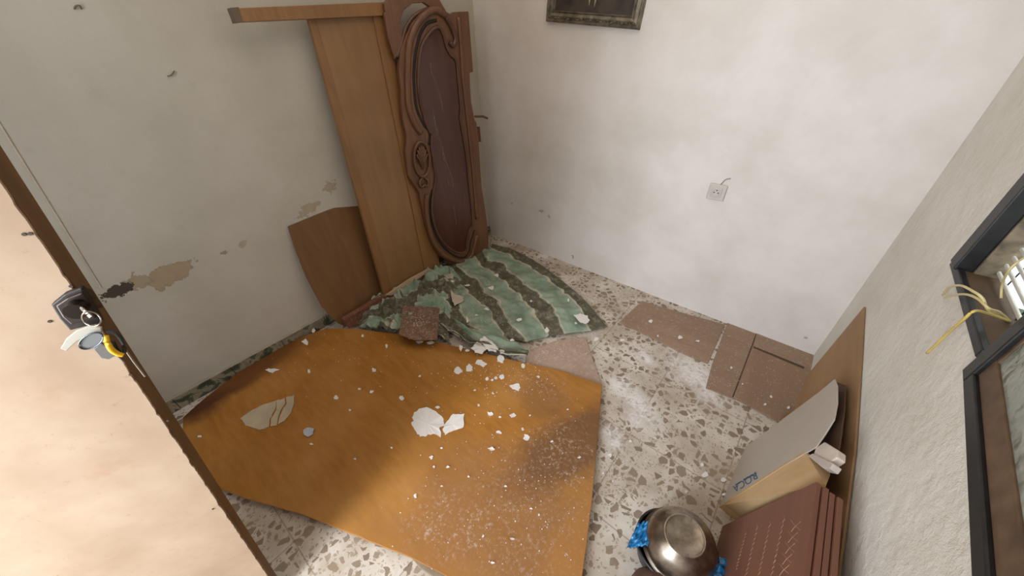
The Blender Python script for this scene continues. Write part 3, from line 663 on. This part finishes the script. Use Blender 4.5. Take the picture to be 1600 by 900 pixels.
# letters read from the far side: upside down for the camera
TV = [A_.lerp(B_, .5) + base * (-(w.co.x - mx) / wx) + upv * ((w.co.y - my) / wy * .75) for w in tm.vertices]
TF = [list(f.vertices) for f in tm.polygons]
m_blue = flat('blue print', (44, 92, 128), .6)
V2, F2 = prism([PC.at(x, y, .0006) for x, y in ((1161, 749), (1182, 738), (1182, 740), (1162, 751))], PC.n * .0004)
make('blue_print', *join((TV, TF), (V2, F2), prism([PC.at(x, y, .0006) for x, y in ((1149, 757), (1157, 752), (1157, 754), (1149, 759))], PC.n * .0004)), m_blue, car)

# stack of four red brown panels on edge
m_red = wood('red brown panel', (118, 76, 58), (136, 90, 70), 'y', 2.5, .55)
m_chalk = flat('chalky mark', (190, 150, 124), .9)
for k in range(4):
    xo = .0135 * k
    PR = lean(2.176 + xo, 2.238 + xo, .545)
    a = [PR.at(1284 + k * 5, 757 - k * 1.5), Vector((0, 0, 0))]
    yf = -1.165 - .004 * k; yn = -1.78
    up_ = (Vector((.062, 0, .545))).normalized(); L_ = .549 + .003 * (k % 2)
    f0 = Vector((2.176 + xo, yf + .02, .001)); f1 = Vector((2.176 + xo, yf - .055, .001)) + up_ * L_
    n0 = Vector((2.176 + xo, yn, .001)); n1_ = Vector((2.176 + xo, yn - .05, .001)) + up_ * L_
    V, F = prism([f0, f1, n1_, n0], -PR.n * .011)
    o = make('red_panel', V, F, m_red, bevel=.001)
    tag(o, ['outermost red brown panel of the leaning stack, with chalky wavy marks', 'second red brown panel from the room side of the leaning stack', 'third red brown panel from the room side of the leaning stack', 'innermost red brown panel, nearest the hardboard sheet'][k], 'panel', 'red brown panels stacked on edge')
    if k == 0:
        ch = []
        for (xa, ya, xb, yb) in ((1150, 890, 1166, 830), (1164, 905, 1184, 820), (1184, 905, 1204, 815), (1204, 905, 1226, 806)):
            nn = 40; ch.append(tube([PR.at(xa + (xb - xa) * i / nn + 1.3 * math.sin(i * 1.7) + .8 * nz(i * .9, xa), ya + (yb - ya) * i / nn, .0004) for i in range(nn + 1)], [.0004 + .0005 * abs(nz(i * .7, xa * .3)) for i in range(nn + 1)], 5))
        for i in range(6):
            x_, y_ = 1243 - i * 4.5, 818 + i * 17
            ch.append(tube([PR.at(x_ - 7, y_ - 5, .0004), PR.at(x_, y_ + 4, .0004), PR.at(x_ + 7, y_ + 10, .0004)], .0006, 5)); ch.append(tube([PR.at(x_ + 8, y_ - 3, .0004), PR.at(x_ - 1, y_ + 5, .0004), PR.at(x_ - 7, y_ + 13, .0004)], .0005, 5))
        make('chalk_mark', *join(*ch), m_chalk, o)

# ------------------------------------------------------------------ pot, bowl and bag in the foreground
bc = flo(.212).at(1070, 836); bz = .20
def lathe(c, prof, seg=48, tilt=(0, 0)):
    V, F = [], []
    R_ = Matrix.Rotation(tilt[0], 3, 'X') @ Matrix.Rotation(tilt[1], 3, 'Y')
    for r, z in prof:
        for k in range(seg):
            a = 2 * math.pi * k / seg; V.append(c + R_ @ Vector((.94 * r * math.cos(a), .94 * r * math.sin(a), z)))
    for i in range(len(prof) - 1):
        for k in range(seg): F.append([i * seg + k, i * seg + (k + 1) % seg, (i + 1) * seg + (k + 1) % seg, (i + 1) * seg + k])
    return V, F
st = NT('dulled stainless steel', .24, 1.0); st.color(st.ramp(st.noise(16, 5, .6), [(.38, lin((128, 118, 106))), (.62, lin((180, 168, 154)))]))
st.rough(st.ramp(st.noise(12, 5), [(.35, .26), (.65, .46)]))
RB = .112
bprof = [(.020, -.003), (.052, -.003), (.0565, -.001), (.059, .0005), (.062, .0), (.064, -.003), (.068, -.006), (.082, -.014), (.094, -.028), (.104, -.050), (.109, -.075), (.112, -.090), (.119, -.092), (.119, -.095), (.108, -.094)]
bV, bF = lathe(bc, bprof, 56, (.06, -.05)); bF.append(list(range(56)))
bowl = make('steel_bowl', bV, bF, st.m, smooth=True, solid=.0014)
tag(bowl, 'upturned stainless steel bowl resting on a dark bucket', 'bowl')
bt = bc + Vector((0, 0, -.097))
bkp = [(.0005, -bt.z + .002), (.078, -bt.z + .002), (.086, -bt.z + .01), (.100, -.03), (.104, -.01), (.110, -.008), (.110, -.002), (.103, -.002)]
buck = make('dark_bucket', *lathe(bt + Vector((-.02, -.004, -.002)), bkp, 48), flat('black plastic', (34, 30, 32), .4), smooth=True, solid=.002)
tag(buck, 'black bucket under the upturned steel bowl', 'bucket')
def rag(name, ctr, ax, ay, seed, mat, label, cat='bag'):
    V, UV, F = [], [], []; N_ = 22
    for i in range(N_):
        for j in range(N_):
            a, b = i / (N_ - 1) - .5, j / (N_ - 1) - .5
            k = 1 - .25 * abs(nz(a * 4 + seed, b * 4)); w = .016 * nz(a * 6 + seed, b * 6) + .010 * abs(nz(a * 13 + seed, b * 13))
            V.append(ctr + ax * a * k + ay * b * k + Vector((0, 0, w)))
    for i in range(N_ - 1):
        for j in range(N_ - 1): F.append([i * N_ + j, (i + 1) * N_ + j, (i + 1) * N_ + j + 1, i * N_ + j + 1])
    return V, F
m_bag = NT('glossy blue plastic film', .22, spec=.7); m_bag.color(m_bag.ramp(m_bag.noise(20, 4), [(.35, lin((8, 92, 150))), (.6, lin((26, 138, 200))), (.75, lin((90, 180, 225)))])); m_bag = m_bag.m
c_l = flo(.13).at(1004, 834); c_r = flo(.135).at(1138, 896)
V, F = rag('b', c_l, Vector((.05, .03, .05)), Vector((.0, -.095, -.01)), 1, m_bag, '')
tag(make('plastic_bag', V, F, m_bag, smooth=True, solid=.0008), 'blue plastic bag poking out at the left of the steel bowl', 'plastic bag')
V, F = rag('b', c_r, Vector((.10, .03, .01)), Vector((.02, -.085, .03)), 5, m_bag, '')
tag(make('plastic_bag', V, F, m_bag, smooth=True, solid=.0008), 'blue plastic bag below the steel bowl beside the red brown panels', 'plastic bag')
# small pale tile shards behind the bowl
tag(slab('pale_shard', [(1096, 800), (1104, 802), (1116, 812), (1112, 816), (1102, 808)], flo(.12), .006, flat('pale shard', (196, 184, 166), .7)), 'pale curved shard tucked behind the steel bowl', 'shard')
# brown lump at the lower edge
lump = []
lc = flo(.12).at(1038, 915)
V, F = [], []
SG, RG = 36, 16
for i in range(RG + 1):
    ph_ = math.pi * i / RG - math.pi / 2
    for k in range(SG):
        a = 2 * math.pi * k / SG; sx_ = (abs(math.cos(a)) ** .7) * (1 if math.cos(a) > 0 else -1); sy_ = (abs(math.sin(a)) ** .7) * (1 if math.sin(a) > 0 else -1)
        r_ = max(.01, math.cos(ph_)) ** .5; zz = math.sin(ph_)
        p = Vector((.088 * r_ * sx_, .058 * r_ * sy_, .06 * zz)); p = Matrix.Rotation(.68, 3, 'Z') @ p
        p += p.normalized() * (.005 * nz(p.x * 30, p.y * 30, p.z * 30)); V.append(lc + Vector((0, 0, -.06)) + p)
for i in range(RG):
    for k in range(SG): F.append([i * SG + k, i * SG + (k + 1) % SG, (i + 1) * SG + (k + 1) % SG, (i + 1) * SG + k])
tag(make('leather_pouch', V, F, flat('brown leather', (92, 66, 54), .55, bump=.5, scale=20), smooth=True), 'rounded brown leather pouch in front of the steel bowl', 'pouch')

# ------------------------------------------------------------------ fallen paint flakes
m_fl = flat('fallen white paint', (236, 230, 226), .75, var=.04)
m_flg = flat('fallen grey beige paint', (196, 178, 150), .8, var=.12)
def flake(px, z, label, group=None, mat=m_fl, th=.0018, cat='paint flake', jag=.35):
    P = flo(z); pts = [P.at(x, y) for x, y in px]
    cen = sum(pts, Vector()) / len(pts); dense = []
    for a, b in zip(pts, pts[1:] + pts[:1]):
        for j in range(4):
            q = a.lerp(b, j / 4); r_ = (q - cen); dense.append(q + r_ * (jag * (.5 * nz(q.x * 90, q.y * 90, 2) + .45 * nz(q.x * 260, q.y * 260, 5))))
    lift = [Vector((0, 0, max(0, .002 + .004 * nz(q.x * 35, q.y * 35)))) for q in dense]
    n_ = len(dense); V = [q + l for q, l in zip(dense, lift)] + [cen + Vector((0, 0, .0015))]
    V += [q + l - Vector((0, 0, th)) for q, l in zip(dense, lift)] + [cen + Vector((0, 0, .0015 - th))]
    F = [[i, (i + 1) % n_, n_] for i in range(n_)] + [[n_ + 1 + (i + 1) % n_, n_ + 1 + i, 2 * n_ + 1] for i in range(n_)] + [[i, n_ + 1 + i, n_ + 1 + (i + 1) % n_, (i + 1) % n_] for i in range(n_)]
    return tag(make('paint_flake', V, F, mat), label, cat, group)
s25 = lambda l: [(600 + a / 2.5, 540 + b / 2.5) for a, b in l]
ZP = .0315
flake(s25([(145, 240), (190, 250), (235, 285), (225, 322), (215, 352), (190, 345), (155, 360), (130, 345), (108, 310), (115, 275)]), ZP, 'largest white paint flake in the middle of the orange plywood')
flake(s25([(237, 305), (270, 268), (312, 268), (312, 320), (270, 332), (240, 348), (226, 330)]), ZP, 'white paint flake just right of the largest one on the plywood')
# cracked plate of paint in three pieces
flake([(375, 655), (388, 645), (400, 638), (416, 631), (431, 627), (430, 640), (422, 655), (421, 668), (405, 672), (385, 665)], ZP, 'left piece of the cracked beige paint plate on the plywood', mat=m_flg, jag=.15)
flake([(432, 626), (445, 622), (446, 630), (437, 645), (432, 664), (423, 667), (424, 655), (432, 640)], ZP, 'middle piece of the cracked beige paint plate on the plywood', mat=m_flg, jag=.15)
flake([(447, 621), (460, 618), (459, 632), (455, 645), (445, 658), (434, 663), (439, 646), (448, 631)], ZP, 'right piece of the cracked beige paint plate on the plywood', mat=m_flg, jag=.15)
flake([(474, 672), (482, 668), (491, 669), (489, 678), (481, 684), (475, 679)], ZP + .003, 'bluish white chip alone near the cracked beige plate', mat=flat('bluish paint', (196, 200, 214), .7))
flake(c7([(740, 690), (770, 655), (800, 668), (822, 700), (800, 722), (760, 718)]), .055, 'left white flake of the pair where the curtain meets the plywood')
flake(c7([(785, 640), (820, 625), (860, 655), (895, 690), (890, 712), (840, 705), (810, 680)]), .058, 'right white flake of the pair where the curtain meets the plywood')
flake(c7([(1338, 498), (1375, 486), (1415, 500), (1430, 530), (1410, 548), (1370, 540)]), .045, 'oval white flake near the right tip of the curtain')
flake(c7([(615, 350), (640, 375), (690, 390), (680, 420), (640, 440), (625, 410)]), .06, 'pale pinkish flake on the curtain fold near the headboard', mat=flat('pinkish paint', (206, 192, 176), .8))
small_ply = [(716,579,16,12),(734,576,15,13),(751,568,18,11),(781,561,14,13),(655,535,13,7),(817,572,7,9),(784,589,9,8),(775,590,7,5),(761,592,6,5),(769,594,5,4),(604,541,4,7),(584,579,5,6),(841,589,5,4),
 (478,535,14,8),(425,579,22,9),(440,529,12,7),(490,516,7,8),(483,580,5,5),(585,579,8,7),(525,622,7,8),(580,612,8,7),(562,608,7,4),(628,622,8,7),(567,525,5,5),(312,682,6,4),(487,694,7,3),(555,717,4,3),(547,641,4,3),
 (684,637,8,5),(748,633,5,5),(766,647,9,8),(781,652,5,4),(802,649,10,8),(806,604,18,13),(780,676,9,6),(822,684,11,13),(817,671,5,5),(768,702,12,7),(649,774,7,8),(674,715,6,6),(678,730,4,4),(700,730,6,4),(656,588,4,3),(730,548,7,4),(742,610,4,3),(828,650,4,4),(770,615,4,3),(690,760,4,3),(732,745,4,3),(790,760,5,3),(842,805,5,4),(755,838,5,4),(862,690,5,4),(887,640,5,3),(905,715,6,3),(800,842,7,4),(830,795,5,4),(770,880,6,4),(690,700,4,3),(612,700,4,3)]
small_cur = [(720,543,6,11),(784,549,8,9),(673,536,16,5),(760,483,9,5),(900,505,6,5),(637,461,8,6),(623,469,6,6),(653,497,6,5),(888,469,4,5),(812,500,9,5),(855,517,8,9),(580,493,11,6),(730,446,9,3),(768,450,9,7),(776,430,7,5),(800,533,8,6),(730,500,4,10),(706,440,7,4),(745,493,6,4),(830,470,4,4)]
small_flr = [(972,532,7,7),(931,531,9,6),(1102,742,11,9),(1130,750,9,9),(1097,727,7,6),(1072,769,6,5),(1130,773,7,5),(953,712,9,7),(1023,685,6,4),(1017,502,7,4),(1063,527,9,6),(1028,525,4,4),(1090,533,6,4),(1142,575,5,4),(1195,632,5,4),(1232,637,6,5),(1160,600,4,3),(712,885,9,5),(1205,620,4,4),(985,690,6,5),(942,740,5,4)]
MARKS = {'ply': [((683, 660), 'the largest flake'), ((418, 648), 'the cracked beige plate'), ((482, 675), 'the bluish chip'), ((766, 540), 'the curtain tip'), ((940, 600), 'the far corner'), ((640, 870), 'the near edge'), ((910, 880), 'the right edge'), ((500, 512), 'the skirting')],
    'cur': [((909, 497), 'the oval flake'), ((655, 505), 'the small brown board'), ((700, 412), 'the carved headboard'), ((766, 540), 'the largest flakes'), ((560, 505), 'the tan footboard')],
    'flr': [((1050, 515), 'the loose cardboard piece'), ((1190, 590), 'the flattened carton'), ((1165, 700), 'the white faced carton'), ((1075, 800), 'the steel bowl'), ((940, 600), 'the far corner'), ((948, 513), 'the curtain tip'), ((700, 890), 'the batten')]}
def side(dx, dy):
    a = math.degrees(math.atan2(-dy, dx)) % 360
    return ['right of', 'up-right of', 'above', 'up-left of', 'left of', 'down-left of', 'below', 'down-right of'][int((a + 22.5) // 45) % 8]
todo = []
for key, lst, z, where, grp in (('ply', small_ply, ZP, 'on the plywood', 'small flakes on the plywood'), ('cur', small_cur, .052, 'on the curtain', 'small flakes on the curtain'), ('flr', small_flr, .0115, 'on the floor', 'small flakes on the floor')):
    for (x, y, w_, h_) in lst:
        m = min(MARKS[key], key=lambda q: math.hypot(q[0][0] - x, q[0][1] - y))
        dx_, dy_ = x - m[0][0], y - m[0][1]; shape = 'long' if max(w_, h_) > 1.7 * min(w_, h_) else ('small' if w_ * h_ > 45 else 'tiny')
        todo.append([x, y, w_, h_, z, grp, where, shape, side(dx_, dy_), m[1], math.hypot(dx_, dy_)])
ORD = ['nearest', 'second nearest', 'third nearest', 'fourth nearest', 'fifth nearest', 'sixth nearest', 'seventh nearest', 'eighth nearest', 'ninth nearest', 'tenth nearest']
cnt = {}
for t_ in todo: cnt.setdefault((t_[6], t_[7], t_[8], t_[9]), []).append(t_)
for k_, l_ in cnt.items():
    l_.sort(key=lambda t_: t_[10])
    for i_, (x, y, w_, h_, z, grp, where, shape, sd, mk, _) in enumerate(l_):
        lab = '%s white paint flake %s, %s %s' % (shape, where, sd, mk) + ('' if len(l_) == 1 else ', %s it' % ORD[i_])
        k = random.randint(6, 9); a0 = random.random() * 6
        flake([(x + w_ / 2 * math.cos(a0 + i * 6.283 / k) * random.uniform(.5, 1.3), y + h_ / 2 * math.sin(a0 + i * 6.283 / k) * random.uniform(.5, 1.3)) for i in range(k)], .003 if where == 'on the floor' and not (x > 1100 and y < 640 or 1000 < x < 1110 and y < 540) else z, lab, grp, th=.0012)
# crumbs nobody could count
crV, crF = [], []
def crumb(p, r):
    k = random.randint(3, 5); a0 = random.random() * 6; b = len(crV)
    for i in range(k): crV.append(p + Vector((r * math.cos(a0 + i * 6.283 / k) * random.uniform(.5, 1.2), r * math.sin(a0 + i * 6.283 / k), .0012)))
    for i in range(k): crV.append(crV[b + i] - Vector((0, 0, .0015)))
    crF.append([b + i for i in range(k)]); crF.extend([[b + i, b + k + i, b + k + (i + 1) % k, b + (i + 1) % k] for i in range(k)])
def scatter(n, cx_, cy_, sx_, sy_, z, rr=(.0008, .0028)):
    for _ in range(n):
        x = random.gauss(cx_, sx_); y = random.gauss(cy_, sy_)
        if z == ZP and not (y > 505 + max(0, (x - 640)) * .33 and x < 930 and y < 790 + (x - 370) * .42 and x > 330): continue
        q = flo(z).at(x, y)
        if .05 < q.x < W - .09 and q.y < -.04: crumb(q, random.uniform(*rr))
scatter(150, 780, 585, 50, 18, ZP); scatter(170, 780, 720, 90, 110, ZP); scatter(60, 560, 560, 90, 35, ZP); scatter(90, 850, 790, 45, 60, ZP)
scatter(60, 860, 548, 28, 9, .0105); scatter(90, 655, 505, 14, 13, .100); scatter(160, 1000, 600, 60, 60, .001, (.0008, .002)); scatter(120, 960, 690, 25, 60, .001); scatter(130, 1150, 590, 60, 35, .0082, (.0006, .0016))
scatter(110, 720, 480, 60, 30, .055); scatter(60, 760, 520, 50, 25, .05); scatter(60, 600, 480, 35, 20, .055)
tag(make('paint_crumbs', crV, crF, m_fl), 'tiny white paint crumbs scattered over plywood, curtain and floor', 'paint crumbs', kind='stuff')

for o in sc.objects:
    if '_w' in o: del o['_w']
